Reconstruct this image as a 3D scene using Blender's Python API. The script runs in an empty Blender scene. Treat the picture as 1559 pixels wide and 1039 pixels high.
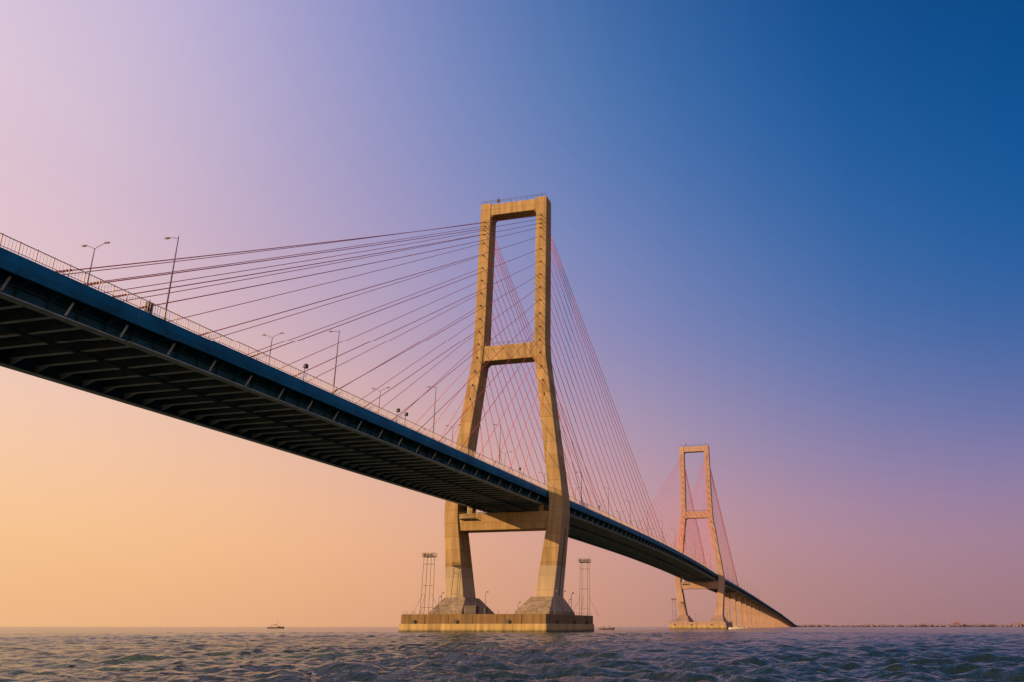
import bpy, bmesh, math, random
import numpy as np
from mathutils import Vector, Matrix, noise
random.seed(4); np.random.seed(4)
scene=bpy.context.scene
R=math.radians
TX,TY=-24.0,261.0
PHI=math.atan2(114.5,419.0)
SPAN=434.0
WL=0.6   # water level
def W(v,u,z=0.0):
    return Vector((TX+v*math.cos(PHI)+u*math.sin(PHI), TY-v*math.sin(PHI)+u*math.cos(PHI), z))
PU=[-700,-400,-186,-142,0,105,217,330,434,626,800,1430,2160,2330,2500]
PZ=[29,35.0,38.5,39.2,40.9,42.2,42.8,42.1,40.2,38.2,35.6,24.5,7.5,4.5,3]
def zd(u):
    return float(np.mean(np.interp(u+np.linspace(-40,40,9),PU,PZ)))

# ---------------- materials ----------------
def s2l(c):
    return tuple(((x/255)/12.92 if x/255<=0.04045 else ((x/255+0.055)/1.055)**2.4) for x in c)
def nmat(name):
    m=bpy.data.materials.new(name); m.use_nodes=True
    nt=m.node_tree; b=nt.nodes['Principled BSDF']; return m,nt,b
def N(nt,t,**k):
    n=nt.nodes.new(t)
    for a,v in k.items(): setattr(n,a,v)
    return n
def math_(nt,op,a,b=None,c=None,clamp=False):
    n=nt.nodes.new('ShaderNodeMath'); n.operation=op; n.use_clamp=clamp
    for i,x in enumerate((a,b,c)):
        if x is None: continue
        if isinstance(x,(int,float)): n.inputs[i].default_value=x
        else: nt.links.new(x,n.inputs[i])
    return n.outputs[0]
def mix(nt,f,a,b,bt='MIX'):
    n=nt.nodes.new('ShaderNodeMix'); n.data_type='RGBA'; n.blend_type=bt
    for s,x in ((n.inputs[0],f),(n.inputs[6],a),(n.inputs[7],b)):
        if isinstance(x,(int,float)): s.default_value=x
        elif isinstance(x,tuple): s.default_value=(x[0],x[1],x[2],1)
        else: nt.links.new(x,s)
    return n.outputs[2]
def simple(name,col,rough=0.6,metal=0.0,var=0.25,scale=0.6,bump=0.02,streak=False,spec=.5):
    m,nt,b=nmat(name)
    tc=N(nt,'ShaderNodeTexCoord'); nz=N(nt,'ShaderNodeTexNoise'); nz.inputs['Scale'].default_value=scale; nz.inputs['Detail'].default_value=6
    nt.links.new(tc.outputs['Object'],nz.inputs['Vector'])
    f=math_(nt,'MULTIPLY_ADD',nz.outputs[0],2.4,-0.7,clamp=True)
    c=mix(nt,f,tuple(x*(1-var) for x in col),tuple(min(1,x*(1+var)) for x in col))
    if streak:
        mp=N(nt,'ShaderNodeMapping'); mp.inputs['Scale'].default_value=(1.2,1.2,.08); nt.links.new(tc.outputs['Object'],mp.inputs[0])
        n3=N(nt,'ShaderNodeTexNoise'); n3.inputs['Scale'].default_value=1.0; n3.inputs['Detail'].default_value=6; nt.links.new(mp.outputs[0],n3.inputs['Vector'])
        c=mix(nt,math_(nt,'MULTIPLY_ADD',n3.outputs[0],4.0,-2.2,clamp=True),c,(col[0]*.9+.015,col[1]*.55+.01,col[2]*.4))
    nt.links.new(c,b.inputs['Base Color']); b.inputs['Roughness'].default_value=rough; b.inputs['Metallic'].default_value=metal; b.inputs['Specular IOR Level'].default_value=spec
    if bump:
        bp=N(nt,'ShaderNodeBump'); bp.inputs['Strength'].default_value=0.3; bp.inputs['Distance'].default_value=bump
        nt.links.new(nz.outputs[0],bp.inputs['Height']); nt.links.new(bp.outputs[0],b.inputs['Normal'])
    return m
def concrete(name,col,base_light=None,tide=False,joint=4.0,soft=1.0):
    m,nt,b=nmat(name)
    tc=N(nt,'ShaderNodeTexCoord'); sep=N(nt,'ShaderNodeSeparateXYZ'); nt.links.new(tc.outputs['Object'],sep.inputs[0])
    z=sep.outputs[2]
    mp=N(nt,'ShaderNodeMapping'); mp.inputs['Scale'].default_value=(0.9,0.9,0.06); nt.links.new(tc.outputs['Object'],mp.inputs[0])
    st=N(nt,'ShaderNodeTexNoise'); st.inputs['Scale'].default_value=1.0; st.inputs['Detail'].default_value=7; nt.links.new(mp.outputs[0],st.inputs['Vector'])
    n2=N(nt,'ShaderNodeTexNoise'); n2.inputs['Scale'].default_value=0.22; n2.inputs['Detail'].default_value=8; n2.inputs['Roughness'].default_value=0.7
    nt.links.new(tc.outputs['Object'],n2.inputs['Vector'])
    f1=math_(nt,'MULTIPLY_ADD',st.outputs[0],3.0,-1.0,clamp=True)
    f2=math_(nt,'MULTIPLY_ADD',n2.outputs[0],3.0,-1.0,clamp=True)
    lo=1-.45*soft
    c=mix(nt,f1,tuple(x*lo for x in col),tuple(x*1.14 for x in col))
    c=mix(nt,math_(nt,'MULTIPLY',f2,0.55*soft),c,(col[0]*0.70,col[1]*0.60,col[2]*0.5))
    zi=math_(nt,'DIVIDE',z,joint); fl=math_(nt,'FLOOR',zi)
    wn=N(nt,'ShaderNodeTexWhiteNoise'); wn.noise_dimensions='1D'; nt.links.new(fl,wn.inputs['W'])
    c=mix(nt,soft,c,mix(nt,wn.outputs[0],(0.82,0.80,0.78),(1.10,1.10,1.10)),'MULTIPLY')
    fr=math_(nt,'FRACT',zi); jl=math_(nt,'LESS_THAN',fr,0.035)
    c=mix(nt,math_(nt,'MULTIPLY',jl,0.45*soft),c,(0.07,0.045,0.025))
    if base_light:
        g=math_(nt,'LESS_THAN',z,base_light)
        c=mix(nt,math_(nt,'MULTIPLY',g,0.4),c,(0.42,0.38,0.33))
    if tide:
        mr=N(nt,'ShaderNodeMapRange'); mr.inputs[1].default_value=1.2+WL; mr.inputs[2].default_value=0.3+WL
        nt.links.new(math_(nt,'ADD',z,math_(nt,'MULTIPLY',st.outputs[0],0.6)),mr.inputs[0])
        c=mix(nt,mr.outputs[0],c,(0.05,0.055,0.035))
    nt.links.new(c,b.inputs['Base Color']); b.inputs['Roughness'].default_value=0.85; b.inputs['Specular IOR Level'].default_value=.15
    bp=N(nt,'ShaderNodeBump'); bp.inputs['Strength'].default_value=0.4; bp.inputs['Distance'].default_value=0.06
    nt.links.new(math_(nt,'SUBTRACT',n2.outputs[0],jl),bp.inputs['Height']); nt.links.new(bp.outputs[0],b.inputs['Normal'])
    return m
M_conc=concrete('pylon_concrete',(0.385,0.27,0.135),base_light=19.0,soft=.8)
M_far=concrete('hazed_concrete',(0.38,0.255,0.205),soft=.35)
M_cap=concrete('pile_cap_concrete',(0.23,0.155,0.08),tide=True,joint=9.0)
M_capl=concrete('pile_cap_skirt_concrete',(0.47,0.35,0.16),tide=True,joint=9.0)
M_ped=concrete('pedestal_concrete',(0.36,0.29,0.21),joint=3.0)
M_blue=simple('blue_steel_fascia',(0.004,0.105,0.20),0.6,0.0,0.3,0.25,streak=True,spec=.15)
M_steel=simple('girder_steel',(0.012,0.075,0.11),0.6,0.0,0.4,0.4,streak=True,spec=.2)
M_light=simple('flange_paint',(0.34,0.38,0.38),0.6,0.0,0.3,0.5)
M_under=simple('crossbeam_steel',(0.045,0.075,0.10),0.65,0.0,0.3,0.3)
M_rib=simple('crossbeam_flange_paint',(0.36,0.41,0.42),0.65,0.0,0.25,0.3)
M_slab=simple('deck_concrete',(0.06,0.085,0.10),0.9,0.0,0.2,0.3)
M_asph=simple('asphalt',(0.05,0.05,0.05),0.9,0.0,0.2,3.0)
M_mark=simple('road_marking',(0.75,0.75,0.72),0.7,0,0.05,3.0)
M_rail=simple('railing_paint',(0.48,0.36,0.28),0.5,0.0,0.2,2.0)
M_cable=simple('shaded_cable_sheath',(0.40,0.06,0.065),0.5,0.0,0.1,0.2,0)  # darker copy of the cable red: shaded look of the near side span as colour
M_cable2=simple('sunlit_cable_sheath',(0.85,0.15,0.10),0.55,0.0,0.1,0.2,0)  # same sheath, brightened: sunlit look put into the base colour
M_dark=simple('dark_steel',(0.035,0.03,0.03),0.6,0.0,0.2,1.0)
M_galv=simple('galvanised_steel',(0.11,0.085,0.075),0.6,0.2,0.2,1.0)
M_lens=simple('lamp_lens',(0.25,0.23,0.2),0.3,0.0,0.05,1.0,0)
M_white=simple('white_hull_paint',(0.62,0.56,0.48),0.5,0,0.1,1.0)
M_wood=simple('dark_hull_wood',(0.10,0.06,0.045),0.7,0,0.3,2.0)
M_red=simple('roof_tile',(0.26,0.11,0.09),0.8,0,0.2,0.3)
M_cloth=simple('clothing',(0.12,0.08,0.10),0.9,0,0.2,2)
M_skin=simple('skin',(0.25,0.13,0.08),0.6,0,0.1,2)

# ---------------- mesh builder ----------------
class MB:
    def __init__(s): s.v=[];s.f=[];s.m=[]
    def add(s,vs,fs,m=0):
        o=len(s.v); s.v+= [tuple(p) for p in vs]; s.f+=[tuple(i+o for i in f) for f in fs]; s.m+=[m]*len(fs)
    def box(s,x0,x1,y0,y1,z0,z1,m=0):
        s.add([(x0,y0,z0),(x1,y0,z0),(x1,y1,z0),(x0,y1,z0),(x0,y0,z1),(x1,y0,z1),(x1,y1,z1),(x0,y1,z1)],
              [(3,2,1,0),(4,5,6,7),(0,1,5,4),(1,2,6,5),(2,3,7,6),(3,0,4,7)],m)
    def rings(s,rings,m=0,cap=True):
        n=len(rings[0]); vs=[p for r in rings for p in r]; fs=[]
        for i in range(len(rings)-1):
            for j in range(n):
                a=i*n+j;b=i*n+(j+1)%n; fs.append((a,b,b+n,a+n))
        if cap: fs.append(tuple(range(n))[::-1]); fs.append(tuple((len(rings)-1)*n+j for j in range(n)))
        s.add(vs,fs,m)
    def tube(s,pts,rs,n=6,m=0):
        pts=[Vector(p) for p in pts]
        if isinstance(rs,(int,float)): rs=[rs]*len(pts)
        rr=[]
        for i,p in enumerate(pts):
            d=(pts[min(i+1,len(pts)-1)]-pts[max(i-1,0)]).normalized()
            a=Vector((0,0,1)) if abs(d.z)<0.9 else Vector((1,0,0))
            x=d.cross(a).normalized(); y=x.cross(d).normalized()
            rr.append([p+(x*math.cos(2*math.pi*k/n)+y*math.sin(2*math.pi*k/n))*rs[i] for k in range(n)])
        s.rings(rr,m)
    def beam(s,p,q,w,h,m=0):
        p=Vector(p);q=Vector(q);d=(q-p).normalized()
        a=Vector((0,0,1)) if abs(d.z)<0.95 else Vector((0,1,0))
        x=d.cross(a).normalized()*w/2; y=x.cross(d).normalized()*h/2
        s.rings([[p-x-y,p+x-y,p+x+y,p-x+y],[q-x-y,q+x-y,q+x+y,q-x+y]],m)
    def build(s,name,mats,parent=None,loc=None,rz=None,bevel=0,smooth=False):
        me=bpy.data.meshes.new(name); me.from_pydata(s.v,[],s.f)
        for mm in mats: me.materials.append(mm)
        me.polygons.foreach_set('material_index',s.m)
        bm=bmesh.new(); bm.from_mesh(me); bmesh.ops.recalc_face_normals(bm,faces=bm.faces); bm.to_mesh(me); bm.free()
        if smooth: me.polygons.foreach_set('use_smooth',[True]*len(me.polygons))
        me.update()
        o=bpy.data.objects.new(name,me); scene.collection.objects.link(o)
        if parent: o.parent=parent
        if loc is not None: o.location=loc
        if rz is not None: o.rotation_euler=(0,0,rz)
        if bevel:
            b=o.modifiers.new('bevel','BEVEL'); b.width=bevel; b.segments=2; b.limit_method='ANGLE'; b.angle_limit=R(40)
        return o
def empty(name,loc=(0,0,0),rz=0):
    e=bpy.data.objects.new(name,None); scene.collection.objects.link(e); e.location=loc; e.rotation_euler=(0,0,rz); return e

bridge=empty('cable_stayed_bridge',(TX,TY,0),-PHI)
GD=3.55  # girder depth below deck surface
GV=11.6  # girder offset

# ---------------- pylons ----------------
LEG=[(7.0,16.6,10.6,5.0),(34,19.2,14.7,3.9),(38,19.25,14.75,3.8),(84,12.9,9.0,3.1),(90,12.5,8.7,3.0),(142.6,12.05,8.25,2.75)]
def leg_at(z):
    zs=[l[0] for l in LEG]
    return [float(np.interp(z,zs,[l[k] for l in LEG])) for k in (1,2,3)]
def pylon(name,y0,mats):
    mb=MB()
    for sg in (1,-1):
        rings=[]
        for z,o,i,h in LEG:
            a,b=sg*i,sg*o
            rings.append([(a,y0-h,z),(b,y0-h,z),(b,y0+h,z),(a,y0+h,z)])
        mb.rings(rings,0)
        a0,b0,a1,b1=sg*7.9,sg*18.3,sg*10.2,sg*16.9
        mb.rings([[(a0,y0-13,5.2),(b0,y0-13,5.2),(b0,y0+13,5.2),(a0,y0+13,5.2)],
                  [(a0,y0-13,5.9),(b0,y0-13,5.9),(b0,y0+13,5.9),(a0,y0+13,5.9)],
                  [(a1,y0-5.5,10.2),(b1,y0-5.5,10.2),(b1,y0+5.5,10.2),(a1,y0+5.5,10.2)]],1)
    def cross(z0,z1,h):
        o,i,_=leg_at(z0); o2,i2,_=leg_at(z1)
        mb.rings([[(-i-.4,y0-h,z0),(i+.4,y0-h,z0),(i+.4,y0+h,z0),(-i-.4,y0+h,z0)],
                  [(-i2-.4,y0-h,z1),(i2+.4,y0-h,z1),(i2+.4,y0+h,z1),(-i2-.4,y0+h,z1)]],0)
    cross(137.9,142.2,2.5); cross(84.2,89.4,2.7); cross(29.8,35.0,3.3)
    for sg in (1,-1):
        for (z,zz,h) in ((84.2,82.6,2.6),(137.9,136.9,2.4),(89.4,90.3,2.6)):
            o,i,_=leg_at(z); o2,i2,_=leg_at(zz)
            mb.rings([[(sg*(i+.3),y0-h,z),(sg*(i-1.0),y0-h,z),(sg*(i2+.3),y0-h,zz)],[(sg*(i+.3),y0+h,z),(sg*(i-1.0),y0+h,z),(sg*(i2+.3),y0+h,zz)]],0)
    for v in (-GV,GV): mb.box(v-.8,v+.8,y0-1.5,y0+1.5,35.0,zd(y0)-GD-.13,0)
    mb.build(name,mats,bridge,bevel=0.22)
    d=MB()
    for v in (-11.8,-8.5,8.5,11.8):
        for y in (-2.4,0,2.4): d.beam((v,y0+y,142.6),(v,y0+y,143.7),.07,.07)
    for y in (-2.45,2.45):
        for z in (143.2,143.7): d.beam((-11.9,y0+y,z),(11.9,y0+y,z),.06,.06)
        for k in range(-11,12,2): d.beam((k,y0+y,142.2),(k,y0+y,143.7),.05,.05)
    for v,h in ((-6.5,3.6),(-2.0,1.9),(4.0,2.2),(9.5,3.0),(-10.8,2.0)): d.beam((v,y0-.5,142.2),(v,y0-.5,142.4+h),.12,.12)
    d.beam((-7.2,y0-.5,144.6),(-5.8,y0-.5,144.6),.1,.1); d.box(-6.9,-6.1,y0-.8,y0-.2,143.9,144.9)
    z0,hw=89.4,8.6
    for y in (-2.6,2.6):
        for z in (.6,1.1): d.beam((-hw,y0+y,z0+z),(hw,y0+y,z0+z),.06,.06)
        for k in np.arange(-hw,hw+.1,1.4): d.beam((k,y0+y,z0),(k,y0+y,z0+1.1),.05,.05)
    y=-4.6
    d.box(-14.0,-8.5,y0+y-.6,y0+y+1.2,33.2,33.35)
    for k in np.arange(-14,-8.4,.9): d.beam((k,y0+y-.6,33.3),(k,y0+y-.6,35.2),.07,.07)
    for z in (34.2,35.2): d.beam((-14,y0+y-.6,z),(-8.5,y0+y-.6,z),.07,.07)
    d.box(-8.5,8.5,y0-3.9,y0-3.32,35.1,35.2)
    for k in np.arange(-8.5,8.6,1.2): d.beam((k,y0-3.85,35.1),(k,y0-3.85,36.2),.06,.06)
    d.beam((-8.5,y0-3.85,36.2),(8.5,y0-3.85,36.2),.06,.06)
    for z in np.arange(11,30,.9):
        o_,i_,h_=leg_at(z); d.beam((o_+.12,y0-.35,z),(o_+.12,y0+.35,z),.06,.06)
    for q in (-.35,.35): d.tube([(leg_at(z)[0]+.15,y0+q,z) for z in (10.6,20,30)],.05,5)
    d.build(name+'_fittings',[M_dark],bridge)
pylon('pylon_south',0.0,[M_conc,M_ped])
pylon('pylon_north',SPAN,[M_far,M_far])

def cap(name,y0,ms):
    mb=MB()
    mb.box(-21,21,y0-24.5,y0+24.5,-3,5.2,0)
    mb.box(-21.3,21.3,y0-24.8,y0+24.8,-3,2.7,1)
    for k in (-14,-7,0,7,14): mb.box(k-.25,k+.25,y0-24.62,y0-24.45,2.72,5.0,0)
    for k in np.arange(-16.3,17,8.15): mb.box(20.95,21.12,y0+k-.25,y0+k+.25,2.72,5.0,0)
    mb.build(name,ms,bridge,bevel=0.1)
    d=MB()
    for k in np.arange(-20,20.1,2.5):
        d.beam((k,y0-24.2,5.2),(k,y0-24.2,6.2),.06,.06)
    for k in np.arange(-24,24.1,2.5):
        d.beam((20.7,y0+k,5.2),(20.7,y0+k,6.2),.06,.06); d.beam((-20.7,y0+k,5.2),(-20.7,y0+k,6.2),.06,.06)
    for k in (-17,-4.5,10.5): d.tube([(k,y0-24.8,3.3),(k,y0-25.15,3.3)],.5,14)
    for k in (-15,2,16): d.tube([(21.3,y0+k,3.3),(21.65,y0+k,3.3)],.5,14)
    d.build(name+'_fittings',[M_dark],bridge)
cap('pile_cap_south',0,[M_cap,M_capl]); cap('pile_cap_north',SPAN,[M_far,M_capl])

# ---------------- deck ----------------
US=list(np.arange(-420,900,8.0))+list(np.arange(900,2501,25.0))
US2=[u for u in US if u<=628]
mb=MB()
def prof(pr,us,m):
    mb.rings([[(v,u,zd(u)+t) for v,t in pr] for u in us],m)
prof([(-13.8,-.4),(13.8,-.4),(13.8,0),(-13.8,0)],US,0)
for s in (1,-1):
    prof([(s*13.8,.25),(s*14.05,.25),(s*14.2,-.9),(s*14.05,-1.8),(s*13.75,-1.8),(s*13.75,-.5),(s*13.8,-.4)],US,1)
    prof([(s*(GV-.1),-.4),(s*(GV+.1),-.4),(s*(GV+.1),-GD),(s*(GV-.1),-GD)],US,2)
    prof([(s*(GV-.6),-GD),(s*(GV+.7),-GD),(s*(GV+.7),-GD-.12),(s*(GV-.6),-GD-.12)],US,3)
    prof([(s*(GV+.1),-2.25),(s*(GV+.5),-2.25),(s*(GV+.5),-2.33),(s*(GV+.1),-2.33)],US2,2)
    prof([(s*.2,-2.4),(s*.35,-2.4),(s*.35,-2.8),(s*.2,-2.8)],US2,4)
    prof([(s*12.2,0),(s*12.55,0),(s*12.45,.8),(s*12.3,.8)],US,0)
prof([(-.35,0),(.35,0),(.15,.8),(-.15,.8)],US,0)
for s in (1,-1): prof([(s*.5,.0),(s*12.1,.0),(s*12.1,.03),(s*.5,.03)],US,5)
for s in (1,-1):
    for v in (1.2,11.3): prof([(s*v,.03),(s*(v+.15),.03),(s*(v+.15),.036),(s*v,.036)],US,6)
for u in np.arange(-300,700,12):
    for v in (-7.9,-4.5,4.5,7.9):
        z=zd(u); mb.add([(v,u,z+.036),(v+.15,u,z+.036),(v+.15,u+5,zd(u+5)+.036),(v,u+5,zd(u+5)+.036)],[(0,1,2,3)],6)
for k,u in enumerate(np.arange(-418,628,4.0)):
    z=zd(u); e=GV-.12
    mb.box(-e,e,u-.1,u+.1,z-2.45,z-.4,4)
    mb.box(-e,e,u-.26,u+.26,z-2.55,z-2.45,7)
    for s in (1,-1):
        mb.rings([[(s*e,u-.1,z-2.55),(s*e,u-.1,z-GD+.1),(s*(e-2.4),u-.1,z-2.55)],[(s*e,u+.1,z-2.55),(s*e,u+.1,z-GD+.1),(s*(e-2.4),u+.1,z-2.55)]],7)
        q=[(GV+.1,-.4),(13.75,-.45),(13.75,-1.5),(GV+.45,-2.6),(GV+.45,-GD),(GV+.1,-GD)]
        mb.rings([[(s*v,u-.05,z+t) for v,t in q],[(s*v,u+.05,z+t) for v,t in q]],2)
        if k%2==0:
            mb.tube([(s*(GV+.7),u+2,z-GD+.2),(s*(GV+1.5),u+2,z-1.85)],.14,8,3)
for v in np.arange(-11,11.1,2.75):
    if abs(v)>.5 and abs(v)<GV-.3: prof([(v-.1,-.4),(v+.1,-.4),(v+.1,-1.1),(v-.1,-1.1)],US2,4)
for u in np.arange(-416,626,8.0):
    z=zd(u); mb.rings([[(14.06,u-.03,z+.22),(14.215,u-.03,z-.9),(14.065,u-.03,z-1.78)],[(14.06,u+.03,z+.22),(14.215,u+.03,z-.9),(14.065,u+.03,z-1.78)]],2)
for us in ([u for u in US if u>=624],[u for u in US if u<=-188]):
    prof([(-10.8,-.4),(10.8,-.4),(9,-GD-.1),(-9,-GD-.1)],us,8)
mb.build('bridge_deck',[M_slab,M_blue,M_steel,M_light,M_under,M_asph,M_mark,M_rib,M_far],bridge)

# ---------------- railings ----------------
mb=MB()
def rail(v,ua,ub,step,h=1.45):
    us=np.arange(ua,ub,step)
    for i,u in enumerate(us):
        z=zd(u)+.25; big=(i%5==0)
        w=.09 if big else .04
        mb.box(v-w/2,v+w/2,u-w/2,u+w/2,z,z+h+(.12 if big else 0),0)
def hr(v,ua,ub,t,w=.08,step=8.0):
    us=np.arange(ua,ub+.1,step)
    mb.rings([[(v-w/2,u,zd(u)+t-w/2),(v+w/2,u,zd(u)+t-w/2),(v+w/2,u,zd(u)+t+w/2),(v-w/2,u,zd(u)+t+w/2)] for u in us],0)
rail(13.92,-260,130,.42); rail(13.92,130,434,1.0)
rail(-13.92,-260,430,1.0)
for v in (13.92,-13.92):
    hr(v,-260,620,1.7,.08); hr(v,-260,620,.5,.06)
mb.build('deck_railing',[M_rail],bridge)

# ---------------- cables ----------------
mb=MB()
side=[180,176,172,168,157,146,135,124,113,102,91,80,69,58,47,36,25][::-1]
main=[18+12*i for i in range(17)]
ZT=list(np.linspace(72,127.5,13))+[130.8,132.4,134.0,135.6]
for y0,sd in ((0.0,1),(SPAN,-1)):
    for lst,dr in ((side,-1*sd),(main,1*sd)):
        for i,s in enumerate(lst):
            zt=ZT[i]
            o,inn,h=leg_at(zt)
            for vs in (1,-1):
                A=Vector((vs*(o+inn)/2,y0+dr*(h-.2),zt)); u=y0+dr*s
                B=Vector((vs*13.45,u,zd(u)+.1)); L=(B-A).length
                sag=L*L*1.3e-5
                pts=[]
                for k in range(11):
                    t=k/10; p=A.lerp(B,t); p.z-=4*sag*t*(1-t); pts.append(p)
                left=(y0==0 and dr<0)
                mb.tube(pts,.07 if left else .105,8,0 if left and s>60 else 1)  # long near side-span stays use the shaded copy, all others the sunlit one
                dd=(A-B).normalized(); mb.tube([B,B+dd*3.0],.13,8,0)
                mb.tube([A,A-dd*.9],.19,8,2)
mb.build('stay_cables',[M_cable,M_cable2,M_dark],bridge,smooth=True)

# ---------------- piers ----------------
mb=MB()
for u in [-192,-272,-352]+list(np.arange(626,1400,62))+list(np.arange(1400,2350,50)):
    z=zd(u)-GD-.14
    if z<2.5: continue
    for s in (1,-1):
        a,b=s*4.2,s*8.2
        mb.rings([[(a,u-1.6,1),(b,u-1.6,1),(b,u+1.6,1),(a,u+1.6,1)],[(a,u-1.3,max(z-2.2,1.2)),(b,u-1.3,max(z-2.2,1.2)),(b,u+1.3,max(z-2.2,1.2)),(a,u+1.3,max(z-2.2,1.2))]],0)
    mb.rings([[(-8.6,u-1.7,z-2.4),(8.6,u-1.7,z-2.4),(8.6,u+1.7,z-2.4),(-8.6,u+1.7,z-2.4)],[(-12.3,u-1.9,z),(12.3,u-1.9,z),(12.3,u+1.9,z),(-12.3,u+1.9,z)]],0)
    mb.box(-10,10,u-4,u+4,-2,2.6,0)
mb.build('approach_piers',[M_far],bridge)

# ---------------- lamps on deck ----------------
def lamp(u,v,double):
    z=zd(u)+(.25 if abs(v)>5 else .8)
    H=12.0 if not double else 11.4
    mb=MB()
    mb.tube([(0,0,0),(0,0,.5)],.2,8,0)
    mb.tube([(0,0,.4),(0,0,H*.6),(0,0,H)],[.12,.085,.055],8,0)
    for sg in ((1,-1) if double else (-1,)):
        if double: e=(sg*1.6,0,H+.6)
        else: e=(sg*1.5,0,H-.05)
        mb.tube([(0,0,H-.35 if not double else H-.1),(sg*.7,0,H-.12 if not double else H+.28),e],.04,6,0)
        mb.rings([[(e[0]-sg*.1,-.08,e[2]-.04),(e[0]-sg*.1,.08,e[2]-.04),(e[0]-sg*.1,.08,e[2]+.08),(e[0]-sg*.1,-.08,e[2]+.08)],
                  [(e[0]+sg*.2,-.15,e[2]-.07),(e[0]+sg*.2,.15,e[2]-.07),(e[0]+sg*.2,.15,e[2]+.12),(e[0]+sg*.2,-.15,e[2]+.12)],
                  [(e[0]+sg*.7,-.1,e[2]-.03),(e[0]+sg*.7,.1,e[2]-.03),(e[0]+sg*.7,.1,e[2]+.07),(e[0]+sg*.7,-.1,e[2]+.07)]],0)
        a,b=sorted((e[0]+sg*.22,e[0]+sg*.58)); mb.box(a,b,-.09,.09,e[2]-.1,e[2]-.06,1)
    mb.build('street_lamp',[M_galv,M_lens],None,W(v,u,z),-PHI)
for k in range(-4,24):
    u=-3+40*k
    if -250<u<900:
        if abs(u)>8 and abs(u-SPAN)>8: lamp(u,13.6,False)
        lamp(u,0,True)

def floodlight(u):
    mb=MB(); mb.tube([(0,0,0),(0,0,2.3)],.05,6,0)
    mb.beam((0,-.5,2.2),(0,.5,2.2),.06,.06,0)
    mb.rings([[(-.1,-.25,2.25),(-.1,.25,2.25),(-.1,.25,2.75),(-.1,-.25,2.75)],[(.4,-.38,2.15),(.4,.38,2.15),(.4,.38,2.85),(.4,-.38,2.85)]],0)
    mb.build('floodlight',[M_dark],None,W(14.0,u,zd(u)+.2),-PHI)
for u in (-132.5,-100.5,-97,-28.7,10,60): floodlight(u)
mb=MB(); mb.box(-.3,.3,-.35,.35,.0,1.7,0); mb.box(-.35,.35,-.4,.4,1.7,1.78,0); mb.box(.3,.33,-.25,.25,.3,1.5,0); mb.tube([(0,0,1.7),(0,0,2.2)],.05,6,0)
mb.build('control_cabinet',[M_dark],None,W(13.4,-165.6,zd(-165.6)+.05),-PHI)

# ---------------- masts / equipment on the pile cap ----------------
def mast(v,u,H=16.2):
    mb=MB(); w=1.35
    for a in (-w,w):
        for b in (-w,w): mb.beam((a,b,0),(a*.85,b*.85,H),.11,.11)
    n=8
    for i in range(n+1):
        z=H*i/n; k=w*(1-.15*i/n)
        if i in (n,n-1,4,1):
            for p,q in (((-k,-k),(k,-k)),((k,-k),(k,k)),((k,k),(-k,k)),((-k,k),(-k,-k))): mb.beam((*p,z),(*q,z),.07,.07)
    mb.box(-1.7,1.7,-1.7,1.7,H,H+.12)
    for a in np.arange(-1.65,1.7,.66):
        for b in (-1.65,1.65): mb.beam((a,b,H),(a,b,H+1.1),.05,.05); mb.beam((b,a,H),(b,a,H+1.1),.05,.05)
    for b in (-1.65,1.65):
        for z in (.55,1.1): mb.beam((-1.65,b,H+z),(1.65,b,H+z),.06,.06); mb.beam((b,-1.65,H+z),(b,1.65,H+z),.06,.06)
    for a in (-1.0,0.1,1.1): mb.box(a-.3,a+.3,-1.5,-1.0,H+.2,H+.9)
    for i in range(0,40): mb.beam((-.25,-w,.4*i+.3),(.25,-w,.4*i+.3),.04,.04)
    mb.beam((-4.5,0,0),(-w*.95,0,6),.07,.07); mb.beam((4.5,0,0),(w*.95,0,6),.07,.07); mb.beam((0,-4,0),(0,-w,6),.07,.07)
    mb.build('lattice_mast',[M_galv],None,W(v,u,5.2),-PHI)
mast(-19,-13); mast(19.3,20.5)
mast(-19,-13+SPAN,16.2)
def post(v,u,h=6.0):
    mb=MB(); mb.tube([(0,0,0),(0,0,h)],[.09,.06],8,0); mb.box(-.25,.25,-.25,.25,0,.15)
    mb.tube([(0,0,h),(.5,-.3,h+.25)],.05,6,0); mb.rings([[(.3,-.45,h+.1),(.9,-.45,h+.1),(.9,-.05,h+.1),(.3,-.05,h+.1)],[(.42,-.35,h+.45),(.78,-.35,h+.45),(.78,-.15,h+.45),(.42,-.15,h+.45)]],0)
    mb.build('lamp_post',[M_galv],None,W(v,u,5.2),-PHI)
for v,u,h in ((-19.5,-2,6.2),(-12,-20,4.5),(-2,-10,6),(3,4,3.5),(9.0,8,6.4),(19.5,-12,6),(19.6,-4,6.2),(19.4,5,6),(16,14,4.5)): post(v,u,h)
for v,u in ((-19,-10),(19,-8),(19,8),(-5,4)): post(v,SPAN+u,6)
mb=MB(); mb.box(-1.8,1.8,-1.1,1.1,.2,2.2,0); mb.box(-1.9,1.9,-1.2,1.2,2.2,2.35,1); mb.box(-1.7,-1.2,-1.15,-1.1,.5,1.9,1)
for k in range(5): mb.box(-.8+.5*k,-.5+.5*k,-1.15,-1.1,.8,1.7,1)
mb.tube([(1.2,0,2.3),(1.2,0,3.4)],.12,8,1); mb.box(-1.9,1.9,-1.0,1.0,0,.2,1)
mb.build('generator_unit',[M_dark,M_galv],None,W(-4.6,-14,5.2),-PHI)
mb=MB(); mb.tube([(0,0,0),(0,0,.9),(0,0,1.0),(0,0,1.7)],[.55,.55,.6,.55],14,0); mb.tube([(0,0,1.7),(0,0,1.85)],[.3,.2],10,0)
mb.build('water_drum',[M_dark],None,W(.5,-16,5.2),-PHI)

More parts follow.
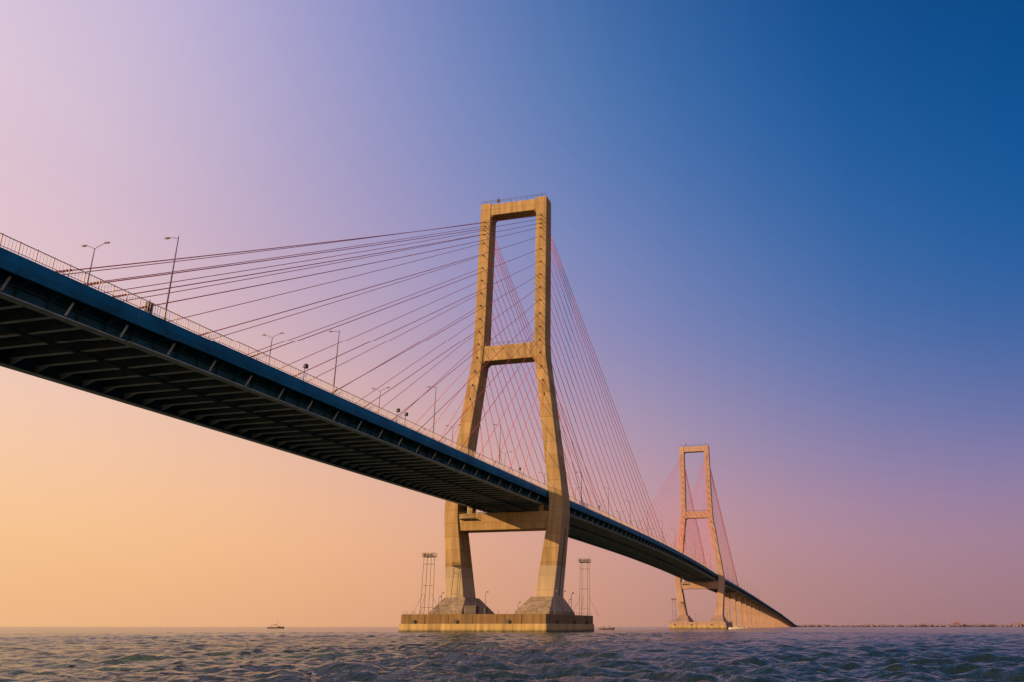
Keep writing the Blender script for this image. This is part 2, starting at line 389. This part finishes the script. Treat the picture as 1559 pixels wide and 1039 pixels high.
# ---------------- boats ----------------
def hull(mb,L,B,D,m=0):
    rs=[]
    for t in np.linspace(-1,1,13):
        w=B/2*(1-abs(t)**2.6)+.04; sheer=.35*D*t*t*(1.3 if t>0 else .7)
        x=t*L/2
        rs.append([(x,-w,D*.75+sheer),(x,-w*.8,D*.2),(x,0,-D*.35+sheer*.8),(x,w*.8,D*.2),(x,w,D*.75+sheer),(x,w*.7,D*.6+sheer)
            ,(x,-w*.7,D*.6+sheer)])
    mb.rings(rs,m)
def person(mb,x,y,z,m,ms):
    for s in (-.1,.1): mb.tube([(x+s*.3,y+s,z),(x,y+s,z+.85)],[.07,.1],6,m)
    mb.tube([(x,y,z+.8),(x,y,z+1.1),(x,y,z+1.4),(x,y,z+1.5)],[.17,.16,.2,.07],8,m)
    for s in (-1,1): mb.tube([(x,y+s*.2,z+1.4),(x+.1,y+s*.27,z+1.1),(x+.35,y+s*.2,z+.95)],[.06,.05,.04],5,m)
    mb.tube([(x,y,z+1.5),(x,y,z+1.58),(x,y,z+1.68),(x,y,z+1.76)],[.06,.1,.1,.03],8,ms)
def pxpos(px,Y,z=WL): return ((px-890)*.000745*Y,Y,z)
mb=MB(); hull(mb,13,2.6,1.2,0)
mb.tube([(1,0,.6),(1,0,5.6)],[.12,.06],6,0); mb.beam((1,0,2.2),(-3.4,0,2.6),.09,.09,0)
mb.rings([[(.8,-.08,2.3),(-3.2,-.1,2.6),(.2,-.08,3.0)],[(.8,.08,2.3),(-3.2,.1,2.6),(.2,.08,3.0)]],1)
mb.box(1.8,3.4,-.8,.8,.7,1.7,1); mb.beam((6.2,0,1.3),(1,0,5.2),.04,.04,0)
person(mb,-3.5,0,.6,1,1)
mb.build('sailing_boat',[M_wood,M_cloth,M_white],None,pxpos(420,700),.15)
mb=MB(); hull(mb,9.0,2.0,1.1,0); mb.box(-1.6,.6,-.6,.6,.7,1.5,0); mb.box(-1.8,.8,-.75,.75,1.5,1.58,1); mb.beam((3.2,0,.8),(3.2,0,2.2),.07,.07,1)
person(mb,-3.0,0,.5,2,3)
mb.build('fishing_boat',[M_white,M_wood,M_cloth,M_skin],None,pxpos(1122,455),.1)
mb=MB(); hull(mb,7.5,1.4,.9,0); person(mb,-1.5,0,.3,1,2); person(mb,1.2,0,.3,1,2); mb.beam((-3.4,0,.6),(-4.6,0,-.1),.08,.08,0)
mb.build('rowing_boat',[M_wood,M_cloth,M_skin],None,pxpos(924,430),-.1)

# ---------------- distant shore ----------------
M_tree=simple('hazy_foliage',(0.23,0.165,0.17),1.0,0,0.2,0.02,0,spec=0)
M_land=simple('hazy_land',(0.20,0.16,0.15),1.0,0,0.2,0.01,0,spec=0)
shore=[(585,2480),(760,2700),(1000,3050),(2000,4400),(3200,5600),(6500,7600)]
seg=[(Vector((*a,0)),Vector((*b,0))) for a,b in zip(shore[:-1],shore[1:])]
mb=MB(); n=len(shore)
vs=[(x,y,-.5) for x,y in shore]+[(x,y+6,1.2) for x,y in shore]+[(x+400,y+2500,2.5) for x,y in shore]
mb.add(vs,[(i,i+1,n+i+1,n+i) for i in range(n-1)]+[(n+i,n+i+1,2*n+i+1,2*n+i) for i in range(n-1)])
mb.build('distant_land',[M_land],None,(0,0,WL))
ico=bmesh.new(); bmesh.ops.create_icosphere(ico,subdivisions=1,radius=1); iv=[v.co.copy() for v in ico.verts]; ifc=[tuple(v.index for v in f.verts) for f in ico.faces]; ico.free()
mb=MB()
for a,b in seg:
    L=(b-a).length; cnt=int(L/ (5.0+ (a.length-2500)/700))
    for i in range(cnt):
        p=a.lerp(b,random.random()); dist=p.length; k=dist/3000
        back=random.random()*60*k; p=p+Vector((.1,1,0))*(15+back)
        big=.55+.9*max(0,noise.noise(Vector((p.x*.004,p.y*.004,1))))+.3*random.random()
        h=(4.4*k**1.1)*big*(1.0+.5*(random.random()<.08)); w=(4+5*random.random())*k
        ro=random.random()*6; 
        vs=[]
        for q in iv:
            j=1+.35*(random.random()-.5); x=q.x*math.cos(ro)-q.y*math.sin(ro); y=q.x*math.sin(ro)+q.y*math.cos(ro)
            vs.append((p.x+x*w*j,p.y+y*w*j,h*.75+q.z*h*j))
        mb.add(vs,ifc)
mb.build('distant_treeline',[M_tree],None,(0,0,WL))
X,Y,_=pxpos(1456,4250)
mb=MB(); mb.box(-18,18,-12,12,0,12,0)
mb.rings([[(-20,-15,12),(20,-15,12),(20,15,12),(-20,15,12)],[(-10,-1,19),(10,-1,19),(10,1,19),(-10,1,19)]],1)
for k in range(-15,16,5): mb.box(k-1.2,k+1.2,-12.2,-12,3,9,2)
mb.tube([(0,0,18),(0,0,21)],3.5,10,0); mb.tube([(0,0,21),(0,0,23),(0,0,26),(0,0,29)],[4,4.2,2.5,.2],10,1)
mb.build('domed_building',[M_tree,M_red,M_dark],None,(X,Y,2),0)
for px,h in ((1438,26),(1300,20)):
    X,Y,_=pxpos(px,4000); mb=MB(); 
    for a,b in ((-2,-2),(2,-2),(2,2),(-2,2)): mb.beam((a,b,0),(a*.15,b*.15,h),.5,.5)
    for i in range(1,6):
        k=2*(1-.85*i/6); z=h*i/6
        mb.beam((-k,-k,z),(k,-k,z),.3,.3); mb.beam((k,-k,z),(k,k,z),.3,.3); mb.beam((-k,k,z),(k,k,z),.3,.3); mb.beam((-k,-k,z),(-k,k,z),.3,.3)
    mb.build('radio_tower',[M_tree],None,(X,Y,2),0)

# ---------------- water ----------------
ang=np.concatenate([np.arange(-46,42,.14),np.arange(42,314,2.5)])*math.pi/180
def geo(a,b,r): return a*r**np.arange(0,int(math.log(b/a)/math.log(r)))
rad=np.concatenate([geo(3,17,1.06),geo(17,230,1.0038),geo(230,1200,1.02),geo(1200,40000,1.15),[40000]])
A,Rr=np.meshgrid(ang,rad); xs=np.sin(A)*Rr; ys=np.cos(A)*Rr
zz=np.zeros_like(xs)
step=Rr*.0038
step=np.where(Rr<17,Rr*.06,step); step=np.where(Rr>230,Rr*.02,step)
front=((A>=-46*math.pi/180)&(A<=41.8*math.pi/180))
step=np.where(front,step,Rr*.05)
for i in range(60):
    lam=.4*(6.0/.4)**(i/59.0)*random.uniform(.93,1.07)
    th=R(200)+random.gauss(0,.7); k=2*math.pi/lam
    a=.0078*lam*random.uniform(.6,1.4)
    if lam>3: a*=.6
    ph=k*(xs*math.sin(th)+ys*math.cos(th))+random.random()*7
    fade=np.clip((lam/step-2.2)/2.5,0,1)
    s=np.sin(ph); zz+=a*fade*(s-.3*np.cos(2*ph))
g=.85+.45*np.sin(xs*.05+1.3*np.sin(ys*.021))*np.sin(ys*.033+.9*np.sin(xs*.017+2))
zz*=g
nr,na=xs.shape
co=np.stack([xs,ys,zz],-1).reshape(-1,3)
co=np.vstack([co,[[0,0,0]]])
i=np.arange(nr-1)[:,None]; j=np.arange(na)[None,:]; j2=(j+1)%na
q=np.stack([i*na+j,(i+1)*na+j,(i+1)*na+j2,i*na+j2],-1).reshape(-1,4)
tri=np.stack([np.full(na,nr*na),np.arange(na),(np.arange(na)+1)%na],-1)
me=bpy.data.meshes.new('water')
me.vertices.add(len(co)); me.vertices.foreach_set('co',co.ravel())
nl=q.size+tri.size; me.loops.add(nl); me.loops.foreach_set('vertex_index',np.concatenate([q.ravel(),tri.ravel()]).astype(np.int32))
npoly=len(q)+len(tri); me.polygons.add(npoly)
st=np.concatenate([np.arange(len(q))*4,len(q)*4+np.arange(len(tri))*3]).astype(np.int32)
me.polygons.foreach_set('loop_start',st)
me.polygons.foreach_set('use_smooth',np.ones(npoly,dtype=bool))
me.update(calc_edges=True); me.validate()
if me.polygons[0].normal.z<0: me.flip_normals()
wo=bpy.data.objects.new('water',me); scene.collection.objects.link(wo); wo.location=(0,0,WL)
m,nt,b=nmat('sea_water'); me.materials.append(m)
b.inputs['Base Color'].default_value=(.032,.054,.034,1); b.inputs['Roughness'].default_value=.08; b.inputs['IOR'].default_value=1.33
b.inputs['Specular Tint'].default_value=(1,.92,.66,1)
tc=N(nt,'ShaderNodeTexCoord')
def wn(scale,sx,det,rot):
    mp=N(nt,'ShaderNodeMapping'); mp.inputs['Scale'].default_value=(scale*sx,scale,scale); mp.inputs['Rotation'].default_value=(0,0,rot)
    nt.links.new(tc.outputs['Object'],mp.inputs[0]); n=N(nt,'ShaderNodeTexNoise'); n.inputs['Scale'].default_value=1; n.inputs['Detail'].default_value=det; n.inputs['Roughness'].default_value=.6
    nt.links.new(mp.outputs[0],n.inputs['Vector']); return n.outputs[0]
n1=wn(3.0,.7,4,.3); n2=wn(.9,.6,4,.35); n3=wn(.3,.5,3,.2)
h=math_(nt,'ADD',math_(nt,'MULTIPLY',n1,.11),math_(nt,'ADD',math_(nt,'MULTIPLY',n2,.34),math_(nt,'MULTIPLY',n3,.45)))
bp=N(nt,'ShaderNodeBump'); bp.inputs['Strength'].default_value=1.0; bp.inputs['Distance'].default_value=1.0
nt.links.new(h,bp.inputs['Height']); nt.links.new(bp.outputs[0],b.inputs['Normal'])

# ---------------- world ----------------
SUN_AZ=R(-128); SUN_EL=R(13)
w=bpy.data.worlds.new('World'); scene.world=w; w.use_nodes=True; nt=w.node_tree
for n in list(nt.nodes): nt.nodes.remove(n)
out=N(nt,'ShaderNodeOutputWorld')
sky=N(nt,'ShaderNodeTexSky'); sky.sky_type='NISHITA'; sky.sun_disc=False; sky.sun_elevation=SUN_EL; sky.sun_rotation=SUN_AZ
tc=N(nt,'ShaderNodeTexCoord'); nrm=N(nt,'ShaderNodeVectorMath',operation='NORMALIZE'); nt.links.new(tc.outputs['Generated'],nrm.inputs[0])
sep=N(nt,'ShaderNodeSeparateXYZ'); nt.links.new(nrm.outputs[0],sep.inputs[0])
el=math_(nt,'ARCSINE',sep.outputs[2])
fac=math_(nt,'DIVIDE',el,R(50),clamp=True)
AZ0=R(-130)
hx=math_(nt,'MULTIPLY',sep.outputs[0],math.sin(AZ0)); hy=math_(nt,'MULTIPLY',sep.outputs[1],math.cos(AZ0))
hl=math_(nt,'SQRT',math_(nt,'ADD',math_(nt,'ADD',math_(nt,'MULTIPLY',sep.outputs[0],sep.outputs[0]),math_(nt,'MULTIPLY',sep.outputs[1],sep.outputs[1])),1e-6))
cd=math_(nt,'DIVIDE',math_(nt,'ADD',hx,hy),hl)
cd=math_(nt,'MAXIMUM',math_(nt,'MINIMUM',cd,1.0),-1.0)
delta=math_(nt,'ARCCOSINE',cd)
cols=[(20,[(0,(255,190,120)),(12,(255,215,170)),(30,(235,215,215)),(50,(195,195,225))]),
(90,[(0,(240,186,136)),(3,(252,197,138)),(6,(254,205,152)),(12,(252,210,182)),(18,(238,203,203)),(24,(232,201,212)),(30,(230,206,222)),(40,(216,198,226)),(50,(190,182,218))]),
(97,[(0,(237,182,136)),(3,(249,193,136)),(6,(252,201,149)),(12,(249,206,178)),(18,(230,199,202)),(24,(220,192,208)),(30,(214,193,215)),(40,(196,183,220)),(50,(170,168,212))]),
(112,[(0,(230,172,130)),(3,(246,184,135)),(6,(248,190,142)),(12,(236,187,165)),(18,(206,172,185)),(24,(178,160,195)),(30,(162,155,200)),(36,(150,152,203)),(50,(110,130,195))]),
(126,[(0,(210,152,125)),(3,(222,160,132)),(6,(222,165,145)),(12,(200,165,175)),(18,(165,150,190)),(24,(140,145,195)),(30,(112,136,190)),(36,(90,128,184)),(50,(50,100,165))]),
(142,[(0,(172,128,122)),(3,(184,135,138)),(6,(182,140,155)),(9,(168,138,168)),(12,(145,135,175)),(18,(105,125,180)),(24,(75,115,175)),(30,(50,104,170)),(36,(32,96,164)),(50,(10,70,135))]),
(158,[(0,(150,114,122)),(3,(162,122,140)),(6,(158,125,155)),(9,(132,121,168)),(12,(98,112,168)),(18,(42,96,162)),(24,(10,90,158)),(30,(0,82,149)),(36,(0,73,137)),(50,(0,57,117))]),
(180,[(0,(145,110,122)),(6,(145,120,155)),(12,(75,105,165)),(24,(0,82,152)),(50,(0,52,112))])]
D=[c[0] for c in cols]
def skyc(dl,p):
    vals=[]
    for d_,stops in cols:
        es=[s[0] for s in stops]; cl=np.array([s2l(s[1]) for s in stops])
        vals.append([np.interp(p,es,cl[:,ch]) for ch in range(3)])
    vals=np.array(vals)
    return np.array([np.interp(dl,D,vals[:,ch]) for ch in range(3)])
prev=None;pd=None
pos=np.linspace(0,50,21)
for dlt in [20,60,84,90,96,102,108,114,120,126,132,138,144,150,156,162,170,180]:
    cr=N(nt,'ShaderNodeValToRGB'); e=cr.color_ramp; e.interpolation='LINEAR'
    while len(e.elements)<21: e.elements.new(.5)
    for k,p in enumerate(pos):
        c=np.mean([skyc(dlt+a,p+o) for a in (-8,-4,0,4,8) for o in (-2.5,-1.2,0,1.2,2.5)],axis=0)
        e.elements[k].position=p/50
        e.elements[k].color=(*c,1)
    nt.links.new(fac,cr.inputs[0])
    if prev is None: prev=cr.outputs[0]
    else:
        mr=N(nt,'ShaderNodeMapRange'); mr.inputs[1].default_value=R(pd); mr.inputs[2].default_value=R(dlt); nt.links.new(delta,mr.inputs[0])
        prev=mix(nt,mr.outputs[0],prev,cr.outputs[0])
    pd=dlt
b1=N(nt,'ShaderNodeBackground'); b1.inputs[1].default_value=.06; nt.links.new(sky.outputs[0],b1.inputs[0])
b2=N(nt,'ShaderNodeBackground'); b2.inputs[1].default_value=1.0; nt.links.new(prev,b2.inputs[0])
ms=N(nt,'ShaderNodeMixShader'); ms.inputs[0].default_value=.95; nt.links.new(b1.outputs[0],ms.inputs[1]); nt.links.new(b2.outputs[0],ms.inputs[2])
nt.links.new(ms.outputs[0],out.inputs[0])

sl=bpy.data.lights.new('sun','SUN'); sl.energy=5.0; sl.angle=R(.5); sl.color=(1,.62,.29)
so=bpy.data.objects.new('sun',sl); scene.collection.objects.link(so)
sd=Vector((math.sin(SUN_AZ)*math.cos(SUN_EL),math.cos(SUN_AZ)*math.cos(SUN_EL),math.sin(SUN_EL)))
so.rotation_euler=sd.to_track_quat('Z','Y').to_euler(); so.location=sd*500

# ---------------- camera ----------------
cam=bpy.data.cameras.new('camera'); co_=bpy.data.objects.new('camera',cam); scene.collection.objects.link(co_)
cam.sensor_width=36; cam.lens=1270/1559*36; cam.shift_x=-(890-779.5)/1559; cam.clip_start=.1; cam.clip_end=100000
co_.location=(0,0,2.0); co_.rotation_euler=(R(90)+math.atan(435.5/1270),0,0)
scene.camera=co_
scene.view_settings.view_transform='Standard'; scene.view_settings.look='None'; scene.view_settings.exposure=0
print('verts water',len(co))
